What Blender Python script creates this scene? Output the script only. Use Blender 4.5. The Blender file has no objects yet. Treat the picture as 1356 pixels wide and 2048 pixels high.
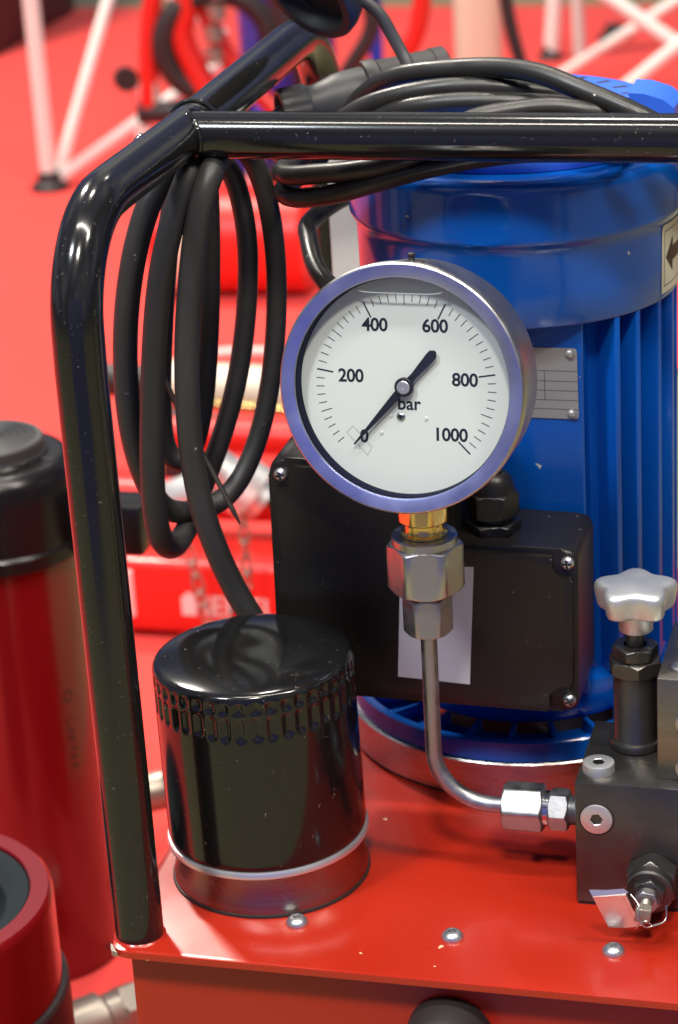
import bpy, bmesh, math, random
from mathutils import Vector, Matrix
random.seed(7)
R = math.radians
PI = math.pi
sc = bpy.context.scene
C = sc.collection

# ------------------------------------------------------------------ camera
cam_d = bpy.data.cameras.new('camera')
cam = bpy.data.objects.new('camera', cam_d)
C.objects.link(cam)
sc.camera = cam
rows = [(0.96776557, 0.24619631, -0.05307708),
        (-0.0448924, 0.37600006, 0.92553154),
        (0.24781944, -0.8933148, 0.37493225)]          # camera right, up, back in world axes
m = Matrix.Identity(4)
for j in range(3):
    for i in range(3):
        m[i][j] = rows[j][i]
m.translation = Vector((0.27743134, -0.86376016, 0.52863053))
cam.matrix_world = m
cam_d.sensor_fit = 'VERTICAL'
cam_d.sensor_height = 24.0
cam_d.sensor_width = 24.0
cam_d.lens = 24.0 * 4973 / 2048
cam_d.clip_start = 0.02
cam_d.clip_end = 60
cam_d.dof.use_dof = True
cam_d.dof.focus_distance = 0.965
cam_d.dof.aperture_fstop = 9.5

# ------------------------------------------------------------------ world: dim exhibition hall
w = bpy.data.worlds.new('World')
sc.world = w
w.use_nodes = True
nt = w.node_tree
bg = nt.nodes['Background']
tc = nt.nodes.new('ShaderNodeTexCoord')
no = nt.nodes.new('ShaderNodeTexNoise')
no.inputs['Scale'].default_value = 2.2
no.inputs['Detail'].default_value = 1.5
ra = nt.nodes.new('ShaderNodeValToRGB')
el = ra.color_ramp.elements
el[0].position = 0.36
el[0].color = (0.06, 0.06, 0.045, 1)
el[1].position = 0.66
el[1].color = (0.80, 0.80, 0.76, 1)
e = el.new(0.50)
e.color = (0.16, 0.20, 0.46, 1)
nt.links.new(tc.outputs['Generated'], no.inputs['Vector'])
nt.links.new(no.outputs['Fac'], ra.inputs['Fac'])
nt.links.new(ra.outputs['Color'], bg.inputs['Color'])
bg.inputs['Strength'].default_value = 0.82


def lamp(name, loc, target, watts, size, col):
    d = bpy.data.lights.new(name, 'AREA')
    d.shape = 'DISK'
    d.size = size
    d.energy = watts
    d.color = col
    o = bpy.data.objects.new(name, d)
    C.objects.link(o)
    o.location = loc
    o.rotation_euler = (Vector(target) - Vector(loc)).to_track_quat('-Z', 'Y').to_euler()
    return o


WARM = (1.0, 0.92, 0.80)
COOL = (0.88, 0.94, 1.0)
o = lamp('hall_track_light', (0.45, -0.42, 2.7), (0.45, -0.30, 0), 72, 0.36, WARM)
o.data.shape = 'RECTANGLE'
o.data.size = 2.4
o.data.size_y = 0.07
o.rotation_euler = (R(-3), 0, 0)
lamp('hall_lamp', (-0.9, -1.3, 2.4), (0, 0.1, 0.1), 58, 0.34, COOL)
lamp('hall_lamp', (0.4, -1.5, 2.5), (0.08, 0.0, 0.15), 62, 0.34, WARM)
lamp('hall_lamp', (1.5, -0.5, 2.6), (0.1, 0.1, 0.1), 34, 0.30, WARM)
lamp('hall_lamp', (-0.2, 1.1, 2.7), (-0.1, 0.4, 0), 34, 0.26, WARM)
lamp('hall_lamp', (-1.7, 1.9, 2.6), (-0.9, 1.7, -0.3), 165, 0.35, WARM)
lamp('hall_lamp', (0.1, 2.9, 2.7), (-0.2, 2.8, -0.3), 8, 0.35, WARM)

sc.view_settings.view_transform = 'Standard'
sc.view_settings.look = 'None'
sc.view_settings.exposure = -0.45
sc.view_settings.gamma = 1.0
sc.cycles.max_bounces = 8
sc.cycles.caustics_reflective = False
sc.cycles.caustics_refractive = False
try:
    sc.cycles.use_denoising = True
except Exception:
    pass


# ------------------------------------------------------------------ materials
def mat(name, col, rough=0.4, metal=0.0, coat=0.0, spec=0.5, bump=0.0, bscale=200.0, rvar=0.0, rscale=40.0,
        cvar=0.0, cscale=30.0, dust=0.0, dscale=220.0, aniso=0.0, stretch=None, dustcol=(0.62, 0.58, 0.5), sheen=0.0):
    mt = bpy.data.materials.new(name)
    mt.use_nodes = True
    t = mt.node_tree
    b = t.nodes['Principled BSDF']
    b.inputs['Base Color'].default_value = (*col, 1)
    b.inputs['Roughness'].default_value = rough
    b.inputs['Metallic'].default_value = metal
    b.inputs['Coat Weight'].default_value = coat
    b.inputs['Coat Roughness'].default_value = 0.06
    b.inputs['Specular IOR Level'].default_value = spec
    b.inputs['Anisotropic'].default_value = aniso
    if sheen:
        b.inputs['Sheen Weight'].default_value = sheen
    g = t.nodes.new('ShaderNodeNewGeometry')
    vec = g.outputs['Position']
    if stretch:
        mp = t.nodes.new('ShaderNodeMapping')
        mp.inputs['Scale'].default_value = stretch
        t.links.new(vec, mp.inputs['Vector'])
        vec = mp.outputs['Vector']

    def noise(scale, detail=4.0):
        n = t.nodes.new('ShaderNodeTexNoise')
        n.inputs['Scale'].default_value = scale
        n.inputs['Detail'].default_value = detail
        t.links.new(vec, n.inputs['Vector'])
        return n
    colsock = None
    if cvar:
        n = noise(cscale)
        mx = t.nodes.new('ShaderNodeMix')
        mx.data_type = 'RGBA'
        mx.inputs[6].default_value = (*[c * (1 - cvar) for c in col], 1)
        mx.inputs[7].default_value = (*[min(1, c * (1 + cvar)) for c in col], 1)
        t.links.new(n.outputs['Fac'], mx.inputs[0])
        colsock = mx.outputs[2]
        t.links.new(colsock, b.inputs['Base Color'])
    rsock = None
    if rvar:
        n = noise(rscale)
        mr = t.nodes.new('ShaderNodeMapRange')
        mr.inputs['From Min'].default_value = 0.3
        mr.inputs['From Max'].default_value = 0.7
        mr.inputs['To Min'].default_value = max(0.02, rough - rvar)
        mr.inputs['To Max'].default_value = rough + rvar
        t.links.new(n.outputs['Fac'], mr.inputs['Value'])
        rsock = mr.outputs['Result']
        t.links.new(rsock, b.inputs['Roughness'])
    if dust:
        v = t.nodes.new('ShaderNodeTexVoronoi')
        v.inputs['Scale'].default_value = dscale
        v.inputs['Randomness'].default_value = 1.0
        n2 = t.nodes.new('ShaderNodeTexNoise')
        n2.inputs['Scale'].default_value = dscale * 1.7
        ad = t.nodes.new('ShaderNodeVectorMath')
        ad.operation = 'MULTIPLY_ADD'
        ad.inputs[1].default_value = (0.006,) * 3
        t.links.new(n2.outputs['Color'], ad.inputs[0])
        t.links.new(g.outputs['Position'], ad.inputs[2])
        t.links.new(g.outputs['Position'], n2.inputs['Vector'])
        t.links.new(ad.outputs[0], v.inputs['Vector'])
        sp = t.nodes.new('ShaderNodeSeparateColor')
        t.links.new(v.outputs['Color'], sp.inputs[0])
        # radius per cell : most cells empty
        mr = t.nodes.new('ShaderNodeMapRange')
        mr.inputs['From Min'].default_value = 1.0 - dust
        mr.inputs['From Max'].default_value = 1.0
        mr.inputs['To Min'].default_value = 0.0
        mr.inputs['To Max'].default_value = 0.16
        t.links.new(sp.outputs[0], mr.inputs['Value'])
        lt = t.nodes.new('ShaderNodeMath')
        lt.operation = 'LESS_THAN'
        t.links.new(v.outputs['Distance'], lt.inputs[0])
        t.links.new(mr.outputs['Result'], lt.inputs[1])
        mx = t.nodes.new('ShaderNodeMix')
        mx.data_type = 'RGBA'
        mx.inputs[6].default_value = (*col, 1)
        mx.inputs[7].default_value = (*dustcol, 1)
        if colsock:
            t.links.new(colsock, mx.inputs[6])
        t.links.new(lt.outputs[0], mx.inputs[0])
        t.links.new(mx.outputs[2], b.inputs['Base Color'])
        mc = t.nodes.new('ShaderNodeMath')
        mc.operation = 'MULTIPLY_ADD'
        mc.inputs[1].default_value = -coat
        mc.inputs[2].default_value = coat
        t.links.new(lt.outputs[0], mc.inputs[0])
        t.links.new(mc.outputs[0], b.inputs['Coat Weight'])
    if bump:
        n = noise(bscale, 6.0)
        bp = t.nodes.new('ShaderNodeBump')
        bp.inputs['Strength'].default_value = bump
        bp.inputs['Distance'].default_value = 0.001
        t.links.new(n.outputs['Fac'], bp.inputs['Height'])
        t.links.new(bp.outputs['Normal'], b.inputs['Normal'])
    return mt


M = {}
M['black_gloss'] = mat('black_gloss_paint', (0.009, 0.009, 0.009), 0.14, coat=0.12, bump=0.02, bscale=60, dust=0.34, dscale=520, dustcol=(0.28, 0.27, 0.26))
M['filter_black'] = mat('filter_enamel', (0.007, 0.007, 0.007), 0.13, coat=0.1, bump=0.015, bscale=45, dust=0.20, dscale=420, dustcol=(0.30, 0.28, 0.23))
M['rubber'] = mat('hose_rubber', (0.029, 0.028, 0.0275), 0.50, rvar=0.08, rscale=60, cvar=0.25, cscale=25, dust=0.05, dscale=260, dustcol=(0.3, 0.3, 0.3))
M['cable'] = mat('cable_sheath', (0.020, 0.019, 0.017), 0.37, rvar=0.07, rscale=90, bump=0.10, bscale=120, dust=0.05, dscale=300)
M['plug_dark'] = mat('plug_cap_rubber', (0.020, 0.019, 0.019), 0.55, bump=0.05, bscale=400)
M['blue_grey'] = mat('blue_grey_plate', (0.012, 0.018, 0.021), 0.55, spec=0.06)
M['ring_zinc'] = mat('ring_zinc', (0.78, 0.77, 0.78), 0.34, 0.85)
M['panel_blue'] = mat('blue_reflection_panel', (0.10, 0.13, 0.52), 0.6)  # for the added panel that gives blue reflections
M['satin'] = mat('satin_black', (0.008, 0.007, 0.007), 0.26, spec=0.4)
M['filter_steel'] = mat('filter_turned_steel', (0.31, 0.275, 0.245), 0.26, 1.0, bump=0.10, bscale=260, stretch=(1, 1, 14), rvar=0.06)
M['bolt_zinc'] = mat('bolt_zinc', (0.66, 0.68, 0.70), 0.30, 0.9, rvar=0.05)
M['plug_rubber'] = mat('plug_rubber', (0.045, 0.044, 0.044), 0.48, bump=0.05, bscale=400, cvar=0.2, dust=0.08, dscale=240)
M['plastic'] = mat('box_plastic', (0.010, 0.0085, 0.0075), 0.38, bump=0.06, bscale=900, dust=0.10, dscale=340, dustcol=(0.20, 0.19, 0.17))
M['blue'] = mat('blue_enamel', (0.002, 0.088, 0.44), 0.20, coat=0.25, bump=0.035, bscale=55, dust=0.03, dscale=160)
M['blue_plastic'] = mat('blue_plastic', (0.03, 0.13, 0.72), 0.45, dust=0.05, dscale=200)
M['red'] = mat('red_enamel', (0.40, 0.020, 0.0075), 0.24, coat=0.10, bump=0.03, bscale=70, rvar=0.07, rscale=18, cvar=0.10, cscale=14, dust=0.09, dscale=130, dustcol=(0.75, 0.5, 0.3))
M['red2'] = mat('red_tool_paint', (0.165, 0.0025, 0.005), 0.24, coat=0.5, bump=0.02, bscale=40)
M['red3'] = mat('red_pump_paint', (0.70, 0.018, 0.012), 0.35, coat=0.3)
M['steel'] = mat('zinc_steel', (0.48, 0.48, 0.48), 0.37, 1.0, bump=0.04, bscale=350, rvar=0.08, rscale=120, cvar=0.08)
M['dull_steel'] = mat('dull_zinc', (0.42, 0.42, 0.43), 0.44, 1.0, bump=0.08, bscale=420, rvar=0.10, rscale=150, cvar=0.12, cscale=120)
M['chrome'] = mat('polished_steel', (0.66, 0.66, 0.66), 0.12, 1.0, bump=0.02, bscale=300)
M['brushed'] = mat('turned_steel', (0.58, 0.54, 0.50), 0.28, 1.0, bump=0.10, bscale=260, stretch=(1, 1, 14), rvar=0.06)
M['alu'] = mat('cast_aluminium', (0.74, 0.75, 0.73), 0.45, 0.85, bump=0.06, bscale=500, rvar=0.06, cvar=0.06)
M['bezel'] = mat('bezel_steel_blue_reflection', (0.38, 0.42, 0.80), 0.34, 0.9, cvar=0.34, cscale=34, rvar=0.10, rscale=70, bump=0.03, bscale=250)  # blue reflection tinted into the steel colour
M['case'] = mat('gauge_case_steel', (0.50, 0.49, 0.46), 0.32, 1.0, rvar=0.05)
M['brass'] = mat('brass', (0.78, 0.56, 0.20), 0.22, 1.0, rvar=0.06, rscale=150)
M['oxide'] = mat('black_oxide_steel', (0.125, 0.118, 0.110), 0.34, 0.88, bump=0.10, bscale=400, rvar=0.10, rscale=60, cvar=0.35, cscale=40, dust=0.10, dscale=170, dustcol=(0.4, 0.38, 0.33))
M['grey_steel'] = mat('ground_steel', (0.28, 0.265, 0.23), 0.38, 1.0, bump=0.08, bscale=500, stretch=(1, 1, 6), cvar=0.18, cscale=60)
M['dial'] = mat('dial_white', (0.68, 0.71, 0.685), 0.6, spec=0.2)
M['ink'] = mat('dial_ink', (0.008, 0.009, 0.022), 0.5)
M['navy'] = mat('inner_ring_navy_reflection', (0.003, 0.004, 0.022), 0.5, spec=0.1)  # dark blue reflection on the recessed wall, put into its colour
M['peg'] = mat('peg_plastic', (0.66, 0.68, 0.64), 0.5)
M['fluid_edge'] = mat('liquid_meniscus', (0.50, 0.52, 0.52), 0.15)
M['air'] = mat('air_pocket', (0.52, 0.55, 0.55), 0.3)
M['paper'] = mat('paper_label', (0.56, 0.56, 0.60), 0.6, cvar=0.16, cscale=42)
M['cream'] = mat('cream_sticker', (0.66, 0.64, 0.49), 0.5)
M['plate'] = mat('nameplate_alu', (0.46, 0.46, 0.45), 0.42, 0.6, bump=0.02)
M['line'] = mat('printed_line', (0.03, 0.03, 0.04), 0.5)
M['carpet'] = mat('red_carpet', (0.80, 0.070, 0.058), 0.95, spec=0.05, bump=0.6, bscale=900, cvar=0.10, cscale=6, sheen=0.1)
M['aisle'] = mat('aisle_floor', (0.25, 0.225, 0.11), 0.5, cvar=0.1, cscale=4)
M['white'] = mat('white_paint', (0.74, 0.70, 0.54), 0.4)
M['pole'] = mat('white_pole', (0.80, 0.80, 0.74), 0.35)
M['grey'] = mat('grey_paint', (0.62, 0.60, 0.55), 0.5, cvar=0.05)
M['dark'] = mat('dark_plastic', (0.022, 0.018, 0.018), 0.5)
M['purple'] = mat('dark_case', (0.035, 0.018, 0.022), 0.5)
M['print_white'] = mat('white_print', (0.75, 0.62, 0.60), 0.5)
M['print_dark'] = mat('dark_print', (0.05, 0.02, 0.018), 0.5)
M['wire'] = mat('seal_wire', (0.62, 0.62, 0.60), 0.3, 1.0)
M['foil'] = mat('seal_foil', (0.80, 0.72, 0.69), 0.30, 0.95, bump=0.12, bscale=160)
M['bare'] = mat('bare_metal', (0.35, 0.31, 0.26), 0.4, 0.7)
M['cyan_label'] = mat('pale_label', (0.55, 0.70, 0.78), 0.5)
M['far_blue'] = mat('blue_machine', (0.008, 0.05, 0.45), 0.4)

gl = bpy.data.materials.new('gauge_glass')
gl.use_nodes = True
t = gl.node_tree
for n in list(t.nodes):
    t.nodes.remove(n)
out = t.nodes.new('ShaderNodeOutputMaterial')
mixs = t.nodes.new('ShaderNodeMixShader')
tr = t.nodes.new('ShaderNodeBsdfTransparent')
tr.inputs[0].default_value = (0.97, 0.985, 0.975, 1)
gs = t.nodes.new('ShaderNodeBsdfGlossy')
gs.inputs['Roughness'].default_value = 0.02
fr = t.nodes.new('ShaderNodeFresnel')
fr.inputs[0].default_value = 1.4
t.links.new(fr.outputs[0], mixs.inputs[0])
t.links.new(tr.outputs[0], mixs.inputs[1])
t.links.new(gs.outputs[0], mixs.inputs[2])
t.links.new(mixs.outputs[0], out.inputs[0])
M['glass'] = gl

# ------------------------------------------------------------------ object helpers (shape units are millimetres)
MM = 0.001
WL = {}


def empty(name, loc, label, cat, group=None):
    o = bpy.data.objects.new(name, None)
    o.empty_display_size = 0.02
    C.objects.link(o)
    o.location = Vector(loc) * MM
    WL[o.name] = Vector(loc) * MM
    o['label'] = label
    o['category'] = cat
    if group:
        o['group'] = group
    return o


def obj(name, bm, mts, parent=None, loc=None, smooth=35, label=None):
    """link a bmesh (world millimetres) as one object whose origin is loc (mm), under parent"""
    if loc is None:
        c = Vector((0, 0, 0))
        for v in bm.verts:
            c += v.co
        loc = c / max(1, len(bm.verts))
    loc = Vector(loc)
    bmesh.ops.translate(bm, verts=bm.verts, vec=-loc)
    bmesh.ops.scale(bm, verts=bm.verts, vec=(MM, MM, MM))
    bmesh.ops.recalc_face_normals(bm, faces=bm.faces)
    me = bpy.data.meshes.new(name)
    bm.to_mesh(me)
    bm.free()
    if not isinstance(mts, (list, tuple)):
        mts = [mts]
    for q in mts:
        me.materials.append(M[q])
    if smooth:
        for p in me.polygons:
            p.use_smooth = True
        try:
            me.set_sharp_from_angle(angle=R(smooth))
        except Exception:
            pass
    o = bpy.data.objects.new(name, me)
    C.objects.link(o)
    place(o, loc * MM, parent)
    if label:
        o['label'] = label
    return o


def place(o, wloc, parent):
    WL[o.name] = Vector(wloc)
    if parent is not None:
        o.parent = parent
        o.location = Vector(wloc) - WL[parent.name]
    else:
        o.location = Vector(wloc)


def dup(o, wloc, parent):
    c = o.copy()
    C.objects.link(c)
    place(c, Vector(wloc) * MM, parent)
    return c


def tag(o, label, cat, group=None, kind=None):
    if label:
        o['label'] = label
    if cat:
        o['category'] = cat
    if group:
        o['group'] = group
    if kind:
        o['kind'] = kind
    return o


def nb():
    return bmesh.new()


def axis_m(origin, z=(0, 0, 1), x=(1, 0, 0)):
    z = Vector(z).normalized()
    x = Vector(x)
    x = (x - z * x.dot(z))
    if x.length < 1e-6:
        x = Vector((0, 1, 0)) - z * z.y
    x.normalize()
    y = z.cross(x)
    mm = Matrix((x, y, z)).transposed().to_4x4()
    mm.translation = Vector(origin)
    return mm


def polar(bm, levels, seg=64, mtx=None, mi=0):
    """skin of rings; a level is (radius or radius(theta), z or z(theta)). radius 0 ends in a point"""
    mtx = mtx or Matrix.Identity(4)
    prev = None
    for lv in levels:
        r, z = lv[0], lv[1]
        if not callable(r) and r == 0:
            ring = [bm.verts.new(mtx @ Vector((0, 0, z)))]
        else:
            ring = []
            for i in range(seg):
                a = 2 * PI * i / seg
                rr = r(a) if callable(r) else r
                zz = z(a) if callable(z) else z
                ring.append(bm.verts.new(mtx @ Vector((rr * math.cos(a), rr * math.sin(a), zz))))
        if prev:
            if len(prev) == 1 and len(ring) > 1:
                for i in range(seg):
                    f = bm.faces.new((prev[0], ring[i], ring[(i + 1) % seg]))
                    f.material_index = mi
            elif len(ring) == 1 and len(prev) > 1:
                for i in range(seg):
                    f = bm.faces.new((prev[i], ring[0], prev[(i + 1) % seg]))
                    f.material_index = mi
            elif len(ring) > 1:
                for i in range(seg):
                    j = (i + 1) % seg
                    f = bm.faces.new((prev[i], prev[j], ring[j], ring[i]))
                    f.material_index = mi
        prev = ring
    return bm


def hexr(rad, n=6, rot=0.0):
    k = 2 * PI / n

    def f(a):
        b = (a - rot) % k - k / 2
        return rad * math.cos(k / 2) / math.cos(b)
    return f


def hexnut(bm, rad, z0, z1, mtx=None, rot=0.0, n=6, ch=0.10, hole=0.0, seg=72, both=True):
    """chamfered hexagon bar; rad = corner radius, corners at rot"""
    hr = hexr(rad, n, rot)
    h = z1 - z0
    fl = rad * math.cos(PI / n)

    def lim(rc):
        return lambda a: min(hr(a), rc)
    steps = [0, .25, .5, .75, 1.0]
    lv = []
    d = rad - fl * 0.97
    cz = min(d * 0.62, h * 0.3)
    if both:
        lv.append((hole if hole else 0, z0))
        for s in steps:
            lv.append((lim(fl * 0.97 + d * s), z0 + cz * s))
    else:
        lv.append((hole if hole else 0, z0))
        lv.append((hr, z0))
    for s in reversed(steps):
        lv.append((lim(fl * 0.97 + d * s), z1 - cz * s))
    lv.append((hole if hole else 0, z1))
    return polar(bm, lv, seg, mtx)


def catmull(pts, sub=8, closed=False):
    P = [Vector(p) for p in pts]
    n = len(P)
    res = []
    rng = n if closed else n - 1
    for i in range(rng):
        p0 = P[(i - 1) % n] if (closed or i > 0) else P[0] * 2 - P[1]
        p1 = P[i]
        p2 = P[(i + 1) % n]
        p3 = P[(i + 2) % n] if (closed or i + 2 < n) else P[-1] * 2 - P[-2]
        for s in range(sub):
            q = s / sub
            # centripetal-ish blend
            res.append(0.5 * ((2 * p1) + (p2 - p0) * q + (2 * p0 - 5 * p1 + 4 * p2 - p3) * q * q + (3 * p1 - p0 - 3 * p2 + p3) * q ** 3))
    if not closed:
        res.append(P[-1])
    return res


def smooth_path(p, it=2):
    for _ in range(it):
        q = [p[0]]
        for i in range(1, len(p) - 1):
            q.append((p[i - 1] + p[i] * 2 + p[i + 1]) / 4)
        q.append(p[-1])
        p = q
    return p


def tube(bm, pts, rad, seg=20, closed=False, cap=True, mi=0, squash=1.0):
    P = [Vector(p) for p in pts]
    n = len(P)
    T = []
    for i in range(n):
        a = P[(i - 1) % n] if (closed or i > 0) else P[i]
        b = P[(i + 1) % n] if (closed or i < n - 1) else P[i]
        T.append((b - a).normalized())
    nrm = Vector((0, 0, 1)) if abs(T[0].z) < 0.9 else Vector((0, 1, 0))
    nrm = (nrm - T[0] * nrm.dot(T[0])).normalized()
    rings = []
    for i in range(n):
        if i:
            nrm = nrm - T[i] * nrm.dot(T[i])
            nrm.normalize()
        bi = T[i].cross(nrm)
        rr = rad(i / (n - 1)) if callable(rad) else rad
        rings.append([bm.verts.new(P[i] + (nrm * math.cos(2 * PI * k / seg) * squash + bi * math.sin(2 * PI * k / seg)) * rr) for k in range(seg)])
    m_ = n if closed else n - 1
    for i in range(m_):
        a, b = rings[i], rings[(i + 1) % n]
        for k in range(seg):
            j = (k + 1) % seg
            f = bm.faces.new((a[k], a[j], b[j], b[k]))
            f.material_index = mi
    if cap and not closed:
        for rg in (rings[0], rings[-1]):
            f = bm.faces.new(rg)
            f.material_index = mi
    return bm


def rbox(bm, x0, x1, y0, y1, z0, z1, bev=0.5, seg=2, mtx=None, mi=0):
    vs = [bm.verts.new(Vector((x, y, z))) for x in (x0, x1) for y in (y0, y1) for z in (z0, z1)]
    fs = [(0, 1, 3, 2), (4, 6, 7, 5), (0, 4, 5, 1), (2, 3, 7, 6), (0, 2, 6, 4), (1, 5, 7, 3)]
    faces = [bm.faces.new([vs[i] for i in f]) for f in fs]
    for f in faces:
        f.material_index = mi
    allv = vs
    if bev:
        ed = list({e for f in faces for e in f.edges})
        r = bmesh.ops.bevel(bm, geom=ed, offset=bev, segments=seg, profile=0.5, affect='EDGES', clamp_overlap=True)
        for f in r['faces']:
            f.material_index = mi
        st = set(v for f in r['faces'] for v in f.verts)
        allv = list(st | set(v for v in vs if v.is_valid))
    if mtx is not None:
        bmesh.ops.transform(bm, matrix=mtx, verts=allv)
    return bm


def prism(bm, poly, z0, z1, mtx=None, mi=0, bev=0.0, bevtop=True, seg=2):
    mtx = mtx or Matrix.Identity(4)
    lo = [bm.verts.new(Vector((x, y, z0))) for x, y in poly]
    hi = [bm.verts.new(Vector((x, y, z1))) for x, y in poly]
    n = len(poly)
    fs = [bm.faces.new(list(reversed(lo))), bm.faces.new(hi)]
    for i in range(n):
        j = (i + 1) % n
        fs.append(bm.faces.new((lo[i], lo[j], hi[j], hi[i])))
    for f in fs:
        f.material_index = mi
    allv = lo + hi
    if bev:
        ed = list(fs[1].edges)
        r = bmesh.ops.bevel(bm, geom=ed, offset=bev, segments=seg, profile=0.5, affect='EDGES', clamp_overlap=True)
        allv = list(set(v for f in bm.faces if f.is_valid for v in f.verts)) if True else allv
        if mtx != Matrix.Identity(4):
            bmesh.ops.transform(bm, matrix=mtx, verts=[v for v in allv if v.is_valid])
        return bm
    bmesh.ops.transform(bm, matrix=mtx, verts=allv)
    return bm


def roundpoly(pts, rads, n=6):
    """polygon with rounded corners, pts ccw or cw"""
    out_ = []
    k = len(pts)
    for i in range(k):
        p = Vector(pts[i]).to_2d() if len(pts[i]) > 2 else Vector(pts[i])
        a = Vector(pts[i - 1]) - p
        b = Vector(pts[(i + 1) % k]) - p
        r = rads[i] if isinstance(rads, (list, tuple)) else rads
        if r <= 0:
            out_.append((p.x, p.y))
            continue
        a.normalize()
        b.normalize()
        s = p + a * r
        e_ = p + b * r
        for q in range(n + 1):
            u = q / n
            c = (1 - u) ** 2 * s + 2 * u * (1 - u) * p + u * u * e_
            out_.append((c.x, c.y))
    return out_


def disc_field(bm, rad, fn, mtx, nr=14, na=40, mi=0):
    """polar height field z=fn(x,y)"""
    prev = [bm.verts.new(mtx @ Vector((0, 0, fn(0, 0))))]
    for i in range(1, nr + 1):
        r = rad * i / nr
        ring = []
        for k in range(na):
            a = 2 * PI * k / na
            x, y = r * math.cos(a), r * math.sin(a)
            ring.append(bm.verts.new(mtx @ Vector((x, y, fn(x, y)))))
        for k in range(na):
            j = (k + 1) % na
            if i == 1:
                bm.faces.new((prev[0], ring[k], ring[j]))
            else:
                bm.faces.new((prev[k], ring[k], ring[j], prev[j]))
        prev = ring
    return bm


def text_bm(bm, s, size, mtx, off=0.0, ext=0.0, align='CENTER', space=1.0):
    cu = bpy.data.curves.new('txt', 'FONT')
    cu.body = s
    cu.size = size
    cu.offset = off
    cu.extrude = ext
    cu.align_x = align
    cu.align_y = 'CENTER'
    cu.space_character = space
    cu.resolution_u = 4
    o = bpy.data.objects.new('txt', cu)
    C.objects.link(o)
    dg = bpy.context.evaluated_depsgraph_get()
    me = bpy.data.meshes.new_from_object(o.evaluated_get(dg))
    n0 = len(bm.verts)
    bm.from_mesh(me)
    bm.verts.ensure_lookup_table()
    bmesh.ops.transform(bm, matrix=mtx, verts=bm.verts[n0:])
    bpy.data.objects.remove(o)
    bpy.data.curves.remove(cu)
    bpy.data.meshes.remove(me)
    return bm


def phillips(rad, dome, mtx, mi=0, bm=None, rot=0.3):
    bm = bm or nb()
    wd = rad * 0.17
    ln = rad * 0.66

    def fn(x, y):
        r2 = (x * x + y * y) / rad ** 2
        z = dome * (1 - r2 ** 1.6)
        c, s = math.cos(rot), math.sin(rot)
        u, v = abs(c * x + s * y), abs(-s * x + c * y)
        if (u < wd and v < ln) or (v < wd and u < ln):
            z -= dome * 1.0
        return z
    disc_field(bm, rad, fn, mtx, 16, 56)
    inv = mtx.inverted()
    for f in bm.faces:
        q = inv @ f.calc_center_median()
        c, s_ = math.cos(rot), math.sin(rot)
        u, v = abs(c * q.x + s_ * q.y), abs(-s_ * q.x + c * q.y)
        if (u < wd and v < ln) or (v < wd and u < ln):
            f.material_index = 1  # darker slot faces stand in for shade inside the recess
    polar(bm, [(rad, 0), (rad, -rad * 0.8)], 56, mtx)
    return bm


def socket_head(rad, z0, z1, sock, depth, mtx, ch=0.5, rot=0.0, seg=60, bm=None, dome=0.0):
    """cylinder or button head with a hexagonal socket"""
    bm = bm or nb()
    lv = [(rad * (1.0 if not dome else 1.0), z0)]
    if dome:
        for s in range(0, 9):
            a = s / 8 * R(62)
            lv.append((rad * math.cos(a), z0 + 0.4 + (z1 - z0 - 0.4) * math.sin(a) / math.sin(R(62))))
    else:
        lv += [(rad, z1 - ch), (rad - ch * 0.3, z1 - ch * 0.3), (rad - ch, z1)]
    hr = hexr(sock, 6, rot)
    lv += [(lambda a: hr(a) * 1.10, z1), (hr, z1 - 0.25)]
    polar(bm, lv, seg, mtx)
    polar(bm, [(hr, z1 - 0.25), (hr, z1 - depth), (0, z1 - depth - 0.5)], seg, mtx, 1)  # darker second material paints the shade inside the socket
    return bm


I4 = Matrix.Identity(4)
FLOOR = -300.0

# ================================================================== SETTING
bm = nb()
pts = [(-7000, -120), (20, -120), (20, 420), (-40, 1500), (600, 2300), (7000, 2500), (7000, 3440), (-7000, 3440)]
fs = [bm.verts.new((x, y, FLOOR)) for x, y in pts]
bm.faces.new(fs)
tag(obj('carpet', bm, 'carpet', smooth=0), 'bright red exhibition carpet under the machines', None, kind='structure')
bm = nb()
fs = [bm.verts.new((x, y, FLOOR - 5)) for x, y in [(-20000, -12000), (20000, -12000), (20000, 20000), (-20000, 20000)]]
bm.faces.new(fs)
tag(obj('floor', bm, 'aisle', smooth=0), 'beige hall floor beyond the carpet edge', None, kind='structure')

# unseen blue panel added behind the viewer to reflect in bezel and black tubes
bm = nb()
rbox(bm, -360, 980, -1170, -1130, FLOOR - 4.5, 640, 3, 1)
tag(obj('reflection_panel', bm, 'panel_blue'), 'added blue panel facing the machine, unseen, only for its reflections', None, kind='structure')

# ================================================================== POWER PACK
pp = empty('hydraulic_power_pack', (80, 100, FLOOR),
           'red hydraulic power pack with blue motor, black tube frame and round pressure gauge', 'power pack')

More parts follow.
